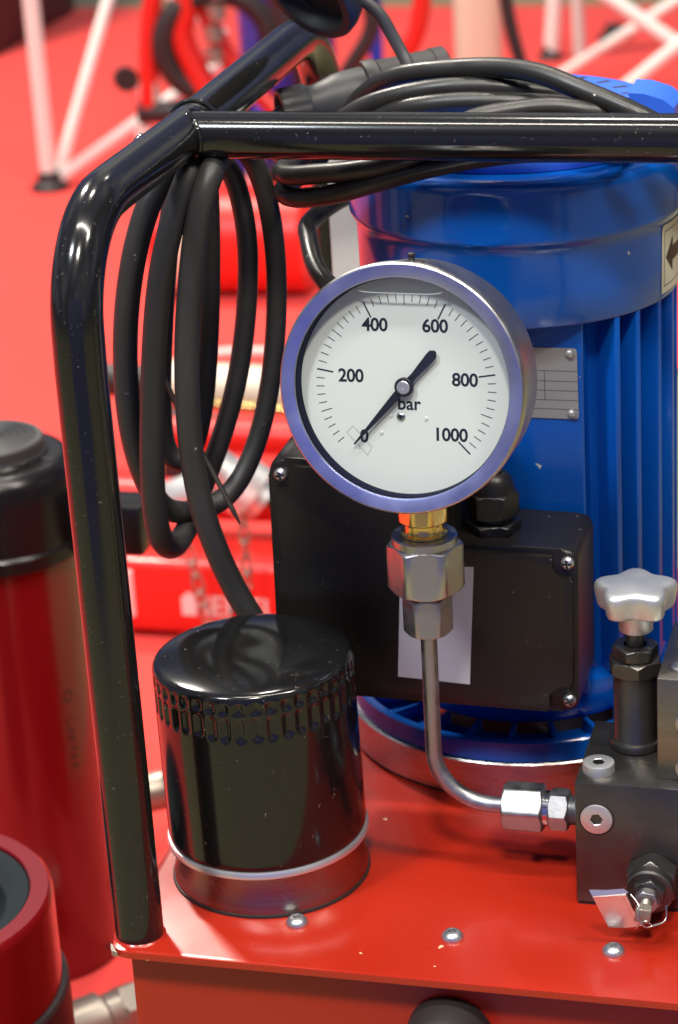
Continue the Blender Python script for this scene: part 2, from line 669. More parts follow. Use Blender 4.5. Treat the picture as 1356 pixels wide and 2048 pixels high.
# ---- tank and lid
bm = nb()
rbox(bm, -44, 250, -58, 330, -292, -3.2, 2.0, 2)
tank = obj('tank', bm, 'red', pp)
bm = nb()
lidp = roundpoly([(-50.5, -66.5), (256, -66.5), (256, 340), (-50.5, 340)], [11, 11, 11, 11])
prism(bm, lidp, -3, 0, bev=0.5, seg=2)
lid = obj('tank_lid', bm, 'red', pp)
bm = nb()
prism(bm, roundpoly([(-50.62, -60.5), (-48.6, -65.6), (-45.5, -66.65), (-46.3, -65.9), (-49.6, -61)], 0.4, 2), -2.7, -0.5)
obj('paint_chip', bm, 'bare', lid, label='bare metal chip on the lid corner')
scr = None
for (x, y) in [(20.1, -34.6), (84.1, -34.8), (148.3, -35)]:
    if scr is None:
        bm = socket_head(4.5, 0, 3.3, 1.9, 2.0, axis_m((x, y, 0)), rot=0.4, dome=1)
        scr = obj('button_screw', bm, ['bolt_zinc', 'dull_steel'], lid, loc=(x, y, 0))
    else:
        dup(scr, (x, y, 0), lid)
bm = nb()
polar(bm, [(14, 0), (16.5, 0.2), (17.3, 1.2), (17.3, 16), (16.5, 18.5), (14.5, 20), (11, 20.5), (10, 19.5), (0, 19.3)], 56,
      axis_m((87.5, -58, -28.5), (0, -1, 0)))
obj('breather_cap', bm, 'dark', tank, label='round black cap on the tank front')

# ---- tube frame
XR = -42.4


def arch(x):
    p = [Vector((x + (0 if x > 0 else 1.7 - 2.0 * z / 250), -52.6, z)) for z in range(0, 250, 10)]
    cy, cz, br = -52.6 + 42, 253, 42
    p += [Vector((x, cy - br * math.cos(R(a)), cz + br * math.sin(R(a)))) for a in range(0, 91, 6)]
    sh = 0 if x > 0 else 2.6          # the hoop leans slightly
    p += [Vector((x + sh * min(1, y / 70), y, 295 + (y + 10) * 0.014)) for y in range(0, 246, 10)]
    cy2, r2 = 245, 55
    cz2 = 298.5 - r2
    x += sh
    p += [Vector((x, cy2 + r2 * math.sin(R(a)), cz2 + r2 * math.cos(R(a)))) for a in range(6, 91, 6)]
    p += [Vector((x, 300, z)) for z in range(235, -1, -10)] + [Vector((x, 300, 0))]
    return p


bm = nb()
tube(bm, arch(XR), 9.75, 40)
frame = obj('tube_frame', bm, 'black_gloss', pp)
bm = nb()
tube(bm, [Vector((XR + 2.0 + 290 * i / 40, 78, 295.8)) for i in range(41)], 9.6, 36)
obj('crossbar', bm, 'black_gloss', frame)
bm = nb()
tube(bm, arch(250), 8.9, 28)
obj('side_arch', bm, 'black_gloss', frame)
# weld bead round the joint
bm = nb()
wp = []
for k in range(48):
    a = 2 * PI * k / 48
    yy, zz = 9.7 * math.cos(a), 9.7 * math.sin(a)
    xx = XR + 2.6 + math.sqrt(max(0, 9.9 ** 2 - min(abs(zz), 9.6) ** 2)) * 0.97 + 0.4
    wp.append(Vector((xx, 78 + yy, 295.8 + zz)))
tube(bm, wp, lambda u: 1.0 + 0.25 * math.sin(u * 90), 8, closed=True)
obj('weld_bead', bm, 'black_gloss', frame)
bm = nb()
polar(bm, [(0, 0), (4, 0), (4, 1.5), (3, 3.2), (1.5, 3.6), (0, 3.6)], 28, axis_m((XR - 4.6, 47, 299.6), (-0.75, 0, 0.66)))
obj('frame_bolt', bm, 'chrome', frame)
for x, y in [(XR + 1.7, -52.6)]:
    bm = nb()
    polar(bm, [(9.7, 0.8), (10.2, 0.3), (10.6, 0.02)], 40, axis_m((x, y, 0)))
    obj('weld_fillet', bm, 'red', frame)

# ---- oil filter
FX, FY = -2.3, 7.2
Mfl = axis_m((FX, FY, 0), (-0.020, 0.0, 1))
bm = nb()
NF = 42
DV = [(random.uniform(0.72, 1.2), random.uniform(-0.5, 0.5), random.uniform(0.75, 1.15), random.uniform(-0.05, 0.05)) for _ in range(NF)]


def dimple(z):
    def f(a):
        q = a * NF / (2 * PI)
        d1, dz_, d2, dp = DV[int(q) % NF]
        ph = q % 1.0 - 0.5 - dp
        rb = 41.3 - (z - 20) * 0.004
        if z > 95.5:
            rb = 41.0 - (z - 95.5) ** 2 * 0.10

        def slot(z0, z1, wd, soft):
            zc, hz = (z0 + z1) / 2 + dz_, (z1 - z0) / 2
            dx = ph / wd
            dz = max(0, abs(z - zc) - (hz - soft)) / soft
            d = math.sqrt(dx * dx + dz * dz)
            return 0.5 + 0.5 * math.cos(PI * min(1, d))
        return rb - 1.25 * d1 * slot(90.6, 97.6, 0.44, 2.8) - 1.45 * d2 * slot(79.0, 91.4, 0.44, 3.2)
    return f


lv = [(40.2, 20.5), (41.0, 21.2), (41.3, 23), (41.3, 24), (41.25, 50), (41.1, 70), (41.07, 76.5), (41.06, 77.6), (41.06, 78.4)]
z = 79.3
while z < 98.01:
    lv.append((dimple(z), z))
    z += 0.55
for rr, zz in [(40.0, 98.5), (39.2, 99.1), (38.0, 99.55), (36.5, 99.95), (34, 100.5), (30, 101.2), (26, 101.7), (22, 102.0), (18, 102.2), (14, 102.25), (10, 102.2), (6, 102.05), (3, 101.95), (0, 101.9)]:
    lv.append((rr, zz))
polar(bm, lv, NF * 10, Mfl)
filt = obj('oil_filter', bm, 'filter_black', pp, loc=(FX, FY, 20))
bm = nb()
polar(bm, [(38.8, 17.6), (41.2, 17.6), (42.2, 18.3), (42.3, 19.8), (41.7, 20.9), (40.4, 21.2), (38.8, 21.1)], 96, Mfl)
obj('seal_ring', bm, 'ring_zinc', filt)
bm = nb()
polar(bm, [(39.3, 17.8), (39.3, 12), (40.1, 6), (40.8, 3.2), (40.9, 1.2)], 96, axis_m((FX, FY, 0)))
obj('filter_base', bm, 'filter_steel', filt)
bm = nb()
polar(bm, [(39, 1.4), (41.4, 1.3), (41.6, 0.2), (41.0, 0.0)], 96, axis_m((FX, FY, 0)))
obj('gasket', bm, 'dark', filt)

# ---- electric motor
AX, AY = 80.0, 163.0
Ma = axis_m((AX, AY, 0))
bm = nb()
polar(bm, [(60, 26), (63, 30), (63.5, 40), (62.5, 44), (56, 46), (56, 214), (50, 216), (0, 216)], 96, Ma)
padp = roundpoly([(40, 107.8), (116.7, 107.8), (116.7, 125), (40, 125)], [1, 1.2, 0, 0], 3)
prism(bm, padp, 40, 213)
motor = obj('electric_motor', bm, 'blue', pp, loc=(AX, AY, 18))
fin = None
for ph in (47, 57, 70.5, 84, 98, 112, 124, 136, 150, -66, -78, -90, -102, -114, -126, -138):
    a = R(ph)
    d = Vector((math.sin(a), -math.cos(a), 0))
    if fin is None:
        bm = nb()
        rbox(bm, -1.5, 1.5, 0, 14.2, 0, 169, 0.7, 2)
        fin = obj('cooling_fin', bm, 'blue', motor, loc=(0, 0, 0))
        f_ = fin
        place(fin, Vector((AX, AY, 45)) * MM + d * 54.2 * MM, motor)
    else:
        f_ = dup(fin, Vector((AX, AY, 45)) + d * 54.2, motor)
    f_.rotation_euler = (0, 0, PI + a)
# flange with ribs
bm = nb()
polar(bm, [(60, 18.6), (60, 20.5), (78.5, 20.5), (78.9, 21), (78.9, 27.2), (79.4, 27.7), (82.2, 27.7), (82.9, 27.1), (83.1, 18.4), (60, 18.4)], 128, Ma)
flange = obj('motor_flange', bm, 'blue', motor)
rib = None
for k in range(24):
    a = R(15 * k + 4)
    d = Vector((math.sin(a), -math.cos(a), 0))
    if rib is None:
        bm = nb()
        rbox(bm, -1.2, 1.2, 0, 18.7, 0, 6.0, 0.5, 1)
        rib = obj('flange_rib', bm, 'blue', motor, loc=(0, 0, 0))
        r_ = rib
        place(rib, (Vector((AX, AY, 20.4)) + d * 60.4) * MM, motor)
    else:
        r_ = dup(rib, Vector((AX, AY, 20.4)) + d * 60.4, motor)
    r_.rotation_euler = (0, 0, PI + a)
bm = nb()
polar(bm, [(70, 18.2), (84.3, 18.2), (85.0, 17.6), (85.0, 1.6), (84, 1.3), (70, 1.3)], 128, Ma)
obj('adapter_ring', bm, 'brushed', motor)
bm = nb()
polar(bm, [(70, 1.5), (84.4, 1.5), (84.4, 0.0)], 128, Ma)
obj('ring_gasket', bm, 'dark', motor)


# fan cover with a shallow dent on the front
def cov(rr, zz):
    def f(a):
        # front direction is a=-90deg
        da = ((a + PI / 2 + PI) % (2 * PI)) - PI
        s = da * 70 - (-2.5)
        q = (s * s + (zz - 258.5) ** 2) / 11.5 ** 2
        return rr - 0.8 * max(0, 1 - q) ** 0.5 * (1 if q < 1 else 0)
    return f


lv = [(66.5, 211.3), (68.6, 211.0), (69.0, 211.6), (69.2, 226), (69.4, 241), (70.0, 243.8), (71.3, 246.2), (72.2, 247.6)]
z = 248.6
while z < 269:
    lv.append((cov(72.4, z), z))
    z += 1.0
lv += [(72.0, 270.4), (71.0, 272.2), (69.0, 273.6), (64, 274.6), (50, 277.5), (20, 279), (0, 279)]
bm = nb()
polar(bm, lv, 160, Ma)
obj('fan_cover', bm, 'blue', motor)
bm = nb()
lv = [(63, 275.2), (64, 279), (63.8, 283.5), (62.4, 287), (59.5, 289.2), (55, 290.1), (46, 290.3), (30, 291), (0, 291)]
polar(bm, lv, 96, Ma)
cap = obj('vent_cap', bm, 'blue_plastic', motor)
bm = nb()
poly = [(134, 276), (150.5, 276), (150.5, 292.5), (146, 296), (138, 298.5), (131.5, 298.8)]
prism(bm, poly, 0, 26, axis_m((0, 168, 0), (0, -1, 0), (1, 0, 0)) @ Matrix.Scale(1, 4))
obj('cap_lug', bm, 'blue_plastic', motor)
sl = None
for k in range(24):
    a = R(15 * k + 4.5)
    p = (AX + 49.5 * math.sin(a), AY - 49.5 * math.cos(a), 290.05)
    if sl is None:
        bm = nb()
        rbox(bm, -1.5, 1.5, -3.6, 3.6, -0.7, 0.32, 0.25, 1)
        sl = obj('vent_slot', bm, 'dark', motor, loc=(0, 0, 0))
        place(sl, Vector(p) * MM, motor)
        q = sl
    else:
        q = dup(sl, p, motor)
    q.rotation_euler = (0, 0, a)
# nameplate
bm = nb()
Mf = axis_m((0, 107.8, 0), (0, -1, 0), (1, 0, 0))
prism(bm, roundpoly([(84, 168.3), (114.6, 168.3), (114.2, 199.4), (84, 199.4)], 1.6, 4), 0.0, 0.6, Mf)
npl = obj('nameplate', bm, 'plate', motor)
bm = nb()
for z in (189.3, 184.8, 180.6, 176.4, 172.4):
    prism(bm, [(84.5, z), (114.4, z), (114.4, z + 0.22), (84.5, z + 0.22)], 0.6, 0.66, Mf)
prism(bm, [(100.3, 176.4), (100.55, 176.4), (100.55, 189.3), (100.3, 189.3)], 0.6, 0.665, Mf)
obj('plate_lines', bm, 'line', npl)
for x, z in ((111.2, 197.1), (111.7, 170.6)):
    bm = nb()
    polar(bm, [(2.0, 0), (2.0, 0.5), (1.7, 1.1), (1.0, 1.5), (0, 1.65)], 24, Mf @ Matrix.Translation((x, z, 0.6)))
    obj('rivet', bm, 'plate', npl)


# arrow sticker curved round the fan cover
def curved(bm, poly_fn, r0, th, nu, nv, mi=0):
    """poly_fn(u,v)->(s mm along arc, z) ; builds a sheet on radius"""
    grid = []
    for i in range(nu + 1):
        col = []
        for j in range(nv + 1):
            s, zz = poly_fn(i / nu, j / nv)
            rb = r0(zz) + th
            a = s / 67.0
            col.append(bm.verts.new((AX + rb * math.sin(a), AY - rb * math.cos(a), zz)))
        grid.append(col)
    for i in range(nu):
        for j in range(nv):
            f = bm.faces.new((grid[i][j], grid[i + 1][j], grid[i + 1][j + 1], grid[i][j + 1]))
            f.material_index = mi


def r_skirt(zz):
    if zz < 241:
        return 69.0 + (zz - 211.6) * 0.0137
    return 69.4 + (zz - 241) * 0.25


S0 = 82.3
bm = nb()
curved(bm, lambda u, v: (S0 + 34 * u, 213.6 + 29.8 * v + 0.3 * math.sin(v * 9) * (1 - u)), r_skirt, 0.28, 10, 14)
st = obj('arrow_sticker', bm, 'cream', motor)
bm = nb()
for (s0, s1, z0, z1) in ((2.2, 2.5, 216.5, 240.3), (2.2, 33, 216.4, 216.75), (2.2, 33, 240.1, 240.45)):
    curved(bm, lambda u, v: (S0 + s0 + (s1 - s0) * u, z0 + (z1 - z0) * v), r_skirt, 0.42, 8, 4)
obj('sticker_border', bm, 'line', st)
bm = nb()
curved(bm, lambda u, v: (S0 + 3.6 + 7.5 * u, 228.8 + (v - 0.5) * 15.5 * u), r_skirt, 0.45, 6, 6)
curved(bm, lambda u, v: (S0 + 11.1 + 16 * u, 228.8 + (v - 0.5) * 6.2), r_skirt, 0.45, 6, 3)
obj('arrow', bm, 'print_dark', st)

# ---- terminal box (stepped outline), front face at y = 60
Mb = axis_m((0, 103, 0), (0, -1, 0), (1, 0, 0))
out0 = [(-10.5, 56.5), (120.0, 53.5), (120.8, 127.6), (69.5, 128.6), (69.5, 161.5), (-9.0, 163.2)]
bm = nb()
prism(bm, roundpoly(out0, [7, 7, 7, 3, 6, 8], 5), 0, 40.5, Mb, bev=2.2, seg=3)
tbox = obj('terminal_box', bm, 'plastic', pp)
# lid : proud, with notched corners round the screws
Mb2 = axis_m((0, 62.6, 0), (0, -1, 0), (1, 0, 0))
lidpoly = [(-8.3, 66.5), (3.2, 66.5), (3.2, 56.6), (108, 54.6), (108, 66.8), (118.0, 66.8), (118.6, 116.0), (110.4, 116.2),
           (110.4, 125.2), (67.3, 126.4), (67.3, 159.0), (2.8, 160.6), (2.8, 150.5), (-7.2, 150.3)]
bm = nb()
prism(bm, roundpoly(lidpoly, [1.2, 4, 1.2, 1.2, 4.5, 1.2, 1.2, 4.5, 1.2, 1.5, 1.5, 1.2, 4, 1.2], 4), 0, 3.0, Mb2, bev=0.9, seg=2)
obj('box_lid', bm, 'plastic', tbox)
for x, z, ro in ((-3.6, 156.0, 0.25), (116.4, 122.2, 0.1), (116.2, 59.6, 0.5), (-3.5, 60.5, 0.7)):
    bm = phillips(2.75, 1.4, axis_m((x, 61.0, z), (0, -1, 0), (1, 0, 0)), rot=ro)
    obj('cross_screw', bm, ['bolt_zinc', 'oxide'], tbox)
bm = nb()
prism(bm, [(43.2, 66.8), (74.2, 65.2), (77.6, 119.2), (46.4, 118.3)], 0, 0.25, axis_m((0, 59.55, 0), (0, -1, 0), (1, 0, 0)))
obj('paper_label', bm, 'paper', tbox)
GX, GY, GZ = 82.2, 80.0, 127.8
Mg = axis_m((GX, GY, GZ))
bm = nb()
hexnut(bm, 12.0, 0, 5.0, Mg, rot=0.25)
polar(bm, [(8, 5), (8, 8), (7.5, 8)], 40, Mg)
gland = obj('cable_gland', bm, 'plastic', tbox)
bm = nb()
hexnut(bm, 11.2, 7, 18, Mg, rot=0.1, both=True)
for_ridges = polar(bm, [(9.6, 17.5), (9.4, 20), (8.4, 23.2), (6.6, 25.4), (5.0, 26.2), (4.2, 26.0)], 40, Mg)
obj('gland_nut', bm, 'plastic', tbox)

# ---- pressure gauge
al, ti, ro = R(-4.06), R(9.0), R(-1.18)
n_ = Vector((math.sin(al) * math.cos(ti), -math.cos(al) * math.cos(ti), math.sin(ti)))
rt = Vector((math.cos(al), math.sin(al), 0))
u_ = n_.cross(rt)
rx = rt * math.cos(ro) - u_ * math.sin(ro)
uy = u_ * math.cos(ro) + rt * math.sin(ro)
G = Matrix((rx, uy, n_)).transposed().to_4x4()
G.translation = Vector((64.7, 8, 216))
bm = nb()
polar(bm, [(42.4, -0.3), (46.2, -0.3), (46.4, 2.5), (46.4, 0), (46.2, -22), (45.4, -25), (43, -29), (40, -31.5), (36, -32), (0, -32)], 128, G)
gauge = obj('pressure_gauge', bm, 'case', pp)
bm = nb()
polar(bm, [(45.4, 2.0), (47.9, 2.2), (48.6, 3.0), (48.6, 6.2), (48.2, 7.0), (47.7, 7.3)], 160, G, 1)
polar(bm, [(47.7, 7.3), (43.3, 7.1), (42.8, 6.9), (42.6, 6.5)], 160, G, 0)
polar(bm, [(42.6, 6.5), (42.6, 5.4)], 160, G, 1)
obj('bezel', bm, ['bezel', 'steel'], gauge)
bm = nb()
polar(bm, [(42.5, 5.6), (42.2, 5.0), (42.0, 0.02)], 128, G)
obj('inner_ring', bm, 'navy', gauge)
bm = nb()
polar(bm, [(0, 0), (42.1, 0)], 96, G)
obj('dial_face', bm, 'dial', gauge, smooth=0)


def gpoly(bm, poly, z0, z1):
    return prism(bm, poly, z0, z1, G)


bm = nb()
for k in range(51):
    th = R(-135 + 5.4 * k)
    if k == 0:
        continue
    if k % 10 == 0:
        ln, wd = 6.6, 0.58
    elif k % 5 == 0:
        ln, wd = 4.6, 0.32
    else:
        ln, wd = 3.3, 0.30
    ro_ = 35.9
    s, c = math.sin(th), math.cos(th)
    pl = []
    for r_0, w_0 in ((ro_, -wd / 2), (ro_, wd / 2), (ro_ - ln, wd / 2), (ro_ - ln, -wd / 2)):
        pl.append((s * r_0 + c * w_0, c * r_0 - s * w_0))
    gpoly(bm, pl, 0.01, 0.06)
# stop pin box below the zero
bx = [(-24.3, -17.1), (-16.3, -26.7), (-14.2, -22.9), (-21.6, -14.6)]
bx = [(-24.0, -18.9), (-21.4, -16.3), (-13.9, -24.3), (-15.7, -27.6)]
for i in range(4):
    p, q = Vector(bx[i]), Vector(bx[(i + 1) % 4])
    d = (q - p).normalized() * 0.05
    nn = Vector((-d.y, d.x))
    gpoly(bm, [tuple(p - nn), tuple(q - nn), tuple(q + nn), tuple(p + nn)], 0.01, 0.05)
obj('scale_marks', bm, 'ink', gauge, smooth=0)
for s, x, y in (('0', -16.9, -20.3), ('200', -21.8, 3.2), ('400', -11.8, 23.2), ('600', 12.1, 23.3), ('800', 23.6, 3.0), ('1000', 17.7, -18.4)):
    bm = nb()
    text_bm(bm, s, 7.1, G @ Matrix.Translation((x, y, 0.06)), off=0.16, space=0.96)
    obj('numeral', bm, 'ink', gauge, smooth=0)
bm = nb()
text_bm(bm, 'bar', 7.0, G @ Matrix.Translation((1.3, -6.9, 0.06)), off=0.15, space=1.0)
obj('unit_lettering', bm, 'ink', gauge, smooth=0)


def needle():
    d = Vector((-20.5, -23.1)).normalized()
    n2 = Vector((-d.y, d.x))
    L = 30.9
    pts_ = []
    for a, b in ((L, 0.30), (6, 1.55), (0, 1.7), (-6, 1.25), (-16.0, 1.95), (-17.6, 1.8), (-18.9, 0.5)):
        pts_.append((d * a + n2 * b))
    for a, b in reversed(((L, 0.30), (6, 1.55), (0, 1.7), (-6, 1.25), (-16.0, 1.95), (-17.6, 1.8), (-18.9, 0.5))):
        pts_.append((d * a - n2 * b))
    return [tuple(p) for p in pts_]


bm = nb()
prism(bm, needle(), 1.6, 2.0, G)
polar(bm, [(3.7, 1.2), (3.7, 2.5), (3.4, 2.8), (2.5, 2.8)], 40, G)
nd = obj('needle', bm, 'ink', gauge)
bm = nb()
polar(bm, [(2.55, 2.3), (2.55, 3.1), (2.3, 3.3), (0.6, 3.3), (0.5, 3.1), (0, 3.0)], 36, G)
obj('needle_hub', bm, 'ring_zinc', gauge)
bm = phillips(1.75, 0.7, G @ Matrix.Translation((-2.0, -11.9, 0.1)))
obj('dial_screw', bm, ['steel', 'oxide'], gauge)
for x, y, r_ in ((-5.9, -11.6, 0.6), (8.2, -12.2, 0.7), (-9.8, -18.4, 0.65)):
    bm = nb()
    polar(bm, [(r_, 0), (r_, 0.25), (r_ * 0.8, 0.4), (0, 0.42)], 20, G @ Matrix.Translation((x, y, 0)))
    obj('stop_pin', bm, 'peg', gauge)
# trapped air above the filling liquid
bm = nb()
arcp = []
x0, x1 = -20.6, 19.2
for i in range(25):
    q = i / 24
    x = x0 + (x1 - x0) * q
    y = 37.6 - 1.2 * math.sin(PI * q) - 0.7 * (abs(2 * q - 1) ** 6 < 0.2)
    arcp.append(G @ Vector((x, 36.0 + 2.6 * abs(2 * q - 1) ** 8 + 0.4 * (1 - q), 4.3)))
tube(bm, smooth_path(arcp, 2), 0.26, 8)
obj('liquid_line', bm, 'fluid_edge', gauge)
bm = nb()
polar(bm, [(0, 6.0), (42.6, 6.0)], 96, G)
obj('gauge_glass', bm, 'glass', gauge, smooth=0)
Gt = G @ Matrix.Rotation(-PI / 2, 4, 'X')
bm = nb()
Mt = axis_m(G @ Vector((0.5, 45.6, -9)), uy, rx)
polar(bm, [(5.2, -0.6), (5.2, 0.6), (4.6, 1.2), (1.4, 1.3), (1.2, 1.6), (1.2, 3.0), (1.5, 3.2), (1.5, 4.0), (1.0, 4.5), (0, 4.6)], 28, Mt)
obj('filler_plug', bm, 'dark', gauge)

# stem and fittings under the gauge
SX, SY = 66.2, 22.0
Ms = axis_m((SX, SY, 0))
HR = R(-90 + 12 + 30)
bm = nb()
hexnut(bm, 10.4, 155.5, 176, Ms, rot=HR - 0.2, n=8, both=True)
polar(bm, [(9.3, 155.6), (8.2, 154.8), (7.9, 152.5), (8.3, 151.2), (9.3, 150.6), (9.3, 149.6)], 56, Ms)
obj('brass_stem', bm, 'brass', gauge)
bm = nb()
polar(bm, [(9.4, 149.4), (12.6, 149.5), (13.2, 148.9), (13.2, 145.5)], 64, Ms)
hexnut(bm, 15.7, 125.5, 146, Ms, rot=HR)
polar(bm, [(8.3, 126), (8.3, 122)], 40, Ms)
adn = obj('gauge_adapter', bm, 'steel', pp)
bm = nb()
hexnut(bm, 10.2, 106.8, 123, Ms, rot=HR, ch=0.2)
obj('union_nut', bm, 'dull_steel', adn)
# pressure pipe
pth = [Vector((SX, SY, z)) for z in range(109, 52, -4)]
br = 23.5
cz = 29.6 + br
pth = [p for p in pth if p.z > cz + 1]
pth += [Vector((SX + br - br * math.cos(R(a)), SY, cz - br * math.sin(R(a)))) for a in range(0, 91, 5)]
pth += [Vector((SX + br + 3, SY, 29.6)), Vector((100, SY, 29.6))]
bm = nb()
tube(bm, pth, 3.35, 28)
obj('pressure_pipe', bm, 'dull_steel', pp)
Mx = axis_m((0, SY, 29.6), (1, 0, 0), (0, -1, 0))
# local x axis = -y world ; local y = z cross x
hr2 = R(38 + 30) if (Mx.to_3x3() @ Vector((0, 1, 0))).z > 0 else R(-38 - 30)
bm = nb()
hexnut(bm, 10.4, 95, 111.8, Mx, rot=hr2)
fit = obj('pipe_nut', bm, 'dull_steel', pp)
bm = nb()
polar(bm, [(7.0, 111.5), (7.4, 112), (7.4, 114), (7.0, 114.4)], 40, Mx)
obj('fitting_collar', bm, 'chrome', fit)
bm = nb()
hexnut(bm, 8.8, 114.2, 122.2, Mx, rot=hr2 + 0.05)
obj('fitting_nut', bm, 'dull_steel', fit)
bm = nb()
lv = []
for i in range(8):
    lv += [(5.6, 122 + i * 0.9), (6.2, 122.45 + i * 0.9)]
polar(bm, lv, 36, Mx)
obj('fitting_thread', bm, 'dull_steel', fit)

# ---- valve block
bm = nb()
rbox(bm, 128.5, 235, -1.8, 52.7, 1.6, 55.6, 0.55, 2)
blk = obj('valve_block', bm, 'oxide', pp)
bm = nb()
rbox(bm, 129.2, 234, -1.0, 52, 0.0, 1.7, 0)
obj('block_gasket', bm, 'dark', blk)
bm = socket_head(6.35, 55.4, 59.6, 2.55, 2.6, axis_m((136.4, 9.6, 0)), rot=0.35)
obj('port_plug', bm, ['alu', 'oxide'], blk)
bm = socket_head(6.45, -0.5, 0.75, 2.5, 2.6, axis_m((137.1, -1.9, 39.9), (0, -1, 0)), rot=0.15, ch=0.3)
obj('port_plug', bm, ['alu', 'oxide'], blk)
bm = nb()
polar(bm, [(6.5, 0.02), (6.5, 0.12), (7.2, 0.12), (7.25, 0.0)], 48, axis_m((137.1, -1.8, 39.9), (0, -1, 0)))
obj('plug_seat', bm, 'dark', blk)
# hand valve
Mk = axis_m((147.9, 34, 0))
bm = nb()
polar(bm, [(8.8, 90), (8.8, 60.0), (9.2, 59.4), (10.2, 59.2), (10.6, 58.6), (10.6, 56.2), (10.0, 55.6)], 56, Mk)
hexnut(bm, 11.3, 88.5, 95.2, Mk, rot=R(-75))
valve = obj('hand_valve', bm, 'oxide', pp)
bm = nb()
hexnut(bm, 9.6, 95.2, 100.8, Mk, rot=R(-42), hole=4.6)
obj('lock_nut', bm, 'oxide', valve)
bm = nb()
polar(bm, [(3.6, 96), (3.6, 110)], 32, Mk)
obj('valve_stem', bm, 'oxide', valve)


def star(sc_, amp):
    def f(a):
        b = a - R(90 + 7)
        return sc_ * (1 - amp * (0.5 - 0.5 * math.cos(5 * b)) ** 1.0)
    return f


bm = nb()
lv = [(0, 107), (6.3, 107), (6.9, 107.6), (6.9, 116.2)]
for s_, zz, am in ((14.4, 116.2, .24), (15.6, 116.5, .25), (16.2, 117.6, .255), (17.0, 122.0, .255), (17.2, 124.0, .25), (17.05, 125.3, .25), (16.5, 126.3, .245), (15.6, 126.9, .24), (14.2, 127.2, .21), (11, 127.35, .12), (6, 127.45, .05)):
    lv.append((star(s_, am), zz))
lv.append((0, 127.5))
polar(bm, lv, 120, axis_m((148.3, 34, 0)))
obj('star_knob', bm, 'alu', valve, smooth=50)
# grey valve plate on the block
bm = nb()
rbox(bm, 160.3, 230, 6.2, 60, 55.7, 99.5, 0.6, 2)
vp = obj('valve_plate', bm, 'grey_steel', pp)
for (x, y) in ((168.6, 17.5), (168.6, 37.5)):
    bm = nb()
    polar(bm, [(5.4, 99.35), (5.4, 99.62), (4.7, 99.63), (4.6, 99.55)], 40, axis_m((x, y, 0)))
    obj('bolt_recess', bm, 'oxide', vp)
    bm = socket_head(4.3, 99.3, 100.3, 1.9, 0.9, axis_m((x, y, 0)), rot=0.3, ch=0.3)
    obj('cap_screw', bm, ['steel', 'oxide'], vp)
for z in (62.5, 82.5):
    bm = socket_head(4.6, -0.2, 3.8, 2.0, 2.2, axis_m((172.3, 6.2, z), (0, -1, 0)), rot=0.3)
    obj('cap_screw', bm, ['steel', 'oxide'], vp)

# relief valve
Mr = axis_m((159.6, -1.8, 16.4), (0, -1, 0.0), (1, 0, 0))
bm = nb()
hexnut(bm, 11.0, 0, 9.5, Mr, rot=R(90), n=6, both=True)
polar(bm, [(9.6, 9.3), (9.6, 13.4), (8.8, 14.0), (6, 14.0)], 48, Mr)
rel = obj('relief_valve', bm, 'oxide', pp)
bm = nb()
hexnut(bm, 7.0, 13.8, 17, Mr, rot=R(20))
obj('valve_nut', bm, 'oxide', rel)
bm = nb()
hexnut(bm, 5.1, 17.6, 22.0, Mr, rot=R(48), hole=2.2)
obj('lock_nut', bm, 'dull_steel', rel)
bm = nb()
lv = [(2.2, 17)]
for i in range(12):
    lv += [(2.0, 18 + i * .8), (2.3, 18.4 + i * .8)]
polar(bm, lv, 24, Mr)
hexnut(bm, 4.3, 27, 32, Mr @ Matrix.Rotation(0.35, 4, 'Z'), n=4, rot=0.3)
obj('adjusting_screw', bm, 'bare', rel)

# ---- grey housing behind the motor
bm = nb()
rbox(bm, -31.5, 60, 262, 284, 20, 246, 1.5, 2)
obj('grey_housing', bm, 'grey', pp)

# ================================================================== SEAL TAG
bm = nb()
Mtag = axis_m((149.2, -29.5, 15.6), (0.14, -0.97, -0.20), (1, 0, 0))
prism(bm, [(-9.3, 7.4), (-3.8, -8.8), (3.0, -9.2), (9.5, -8.1), (5.9, 0.6), (3.6, 8.2)], -0.7, 0.0, Mtag)
prism(bm, [(-9.3, 0), (3.6, 0.8), (4.6, 1.6), (2.8, 3.0), (-4, 2.6), (-10.6, 2.8)], -0.7, 0.0, Mtag @ Matrix.Translation((0, 7.3, 0)) @ Matrix.Rotation(R(-38), 4, 'X'))
prism(bm, [(1.2, 7.8), (2.0, 7.8), (7.4, -8.3), (6.6, -8.4)], 0.0, 0.3, Mtag)
prism(bm, [(-8.6, 6.8), (3.4, 7.5), (3.5, 8.1), (-8.9, 7.5)], 0.0, 0.28, Mtag)
seal = obj('seal_tag', bm, 'foil', None, loc=(150, -29, 15))
tag(seal, 'small silver foil seal tag wired to the relief valve screw', 'seal')
bm = nb()
wpts = [(154.5, -29.3, 23.2), (158.0, -32.6, 20.5), (158.2, -35.0, 16.2), (160.8, -35.2, 12.8), (163.2, -33.5, 12.6), (160.4, -34.0, 14.6), (157.0, -33.2, 10.6), (157.5, -30.5, 9.5)]
tube(bm, catmull(wpts, 6), 0.26, 8)
wp2 = [(163.2, -33.5, 12.4), (167, -31, 12.8), (168.2, -29, 14.2), (168.0, -27.5, 18.5)]
tube(bm, catmull(wp2, 6), 0.36, 8)
obj('seal_wire', bm, 'wire', seal)

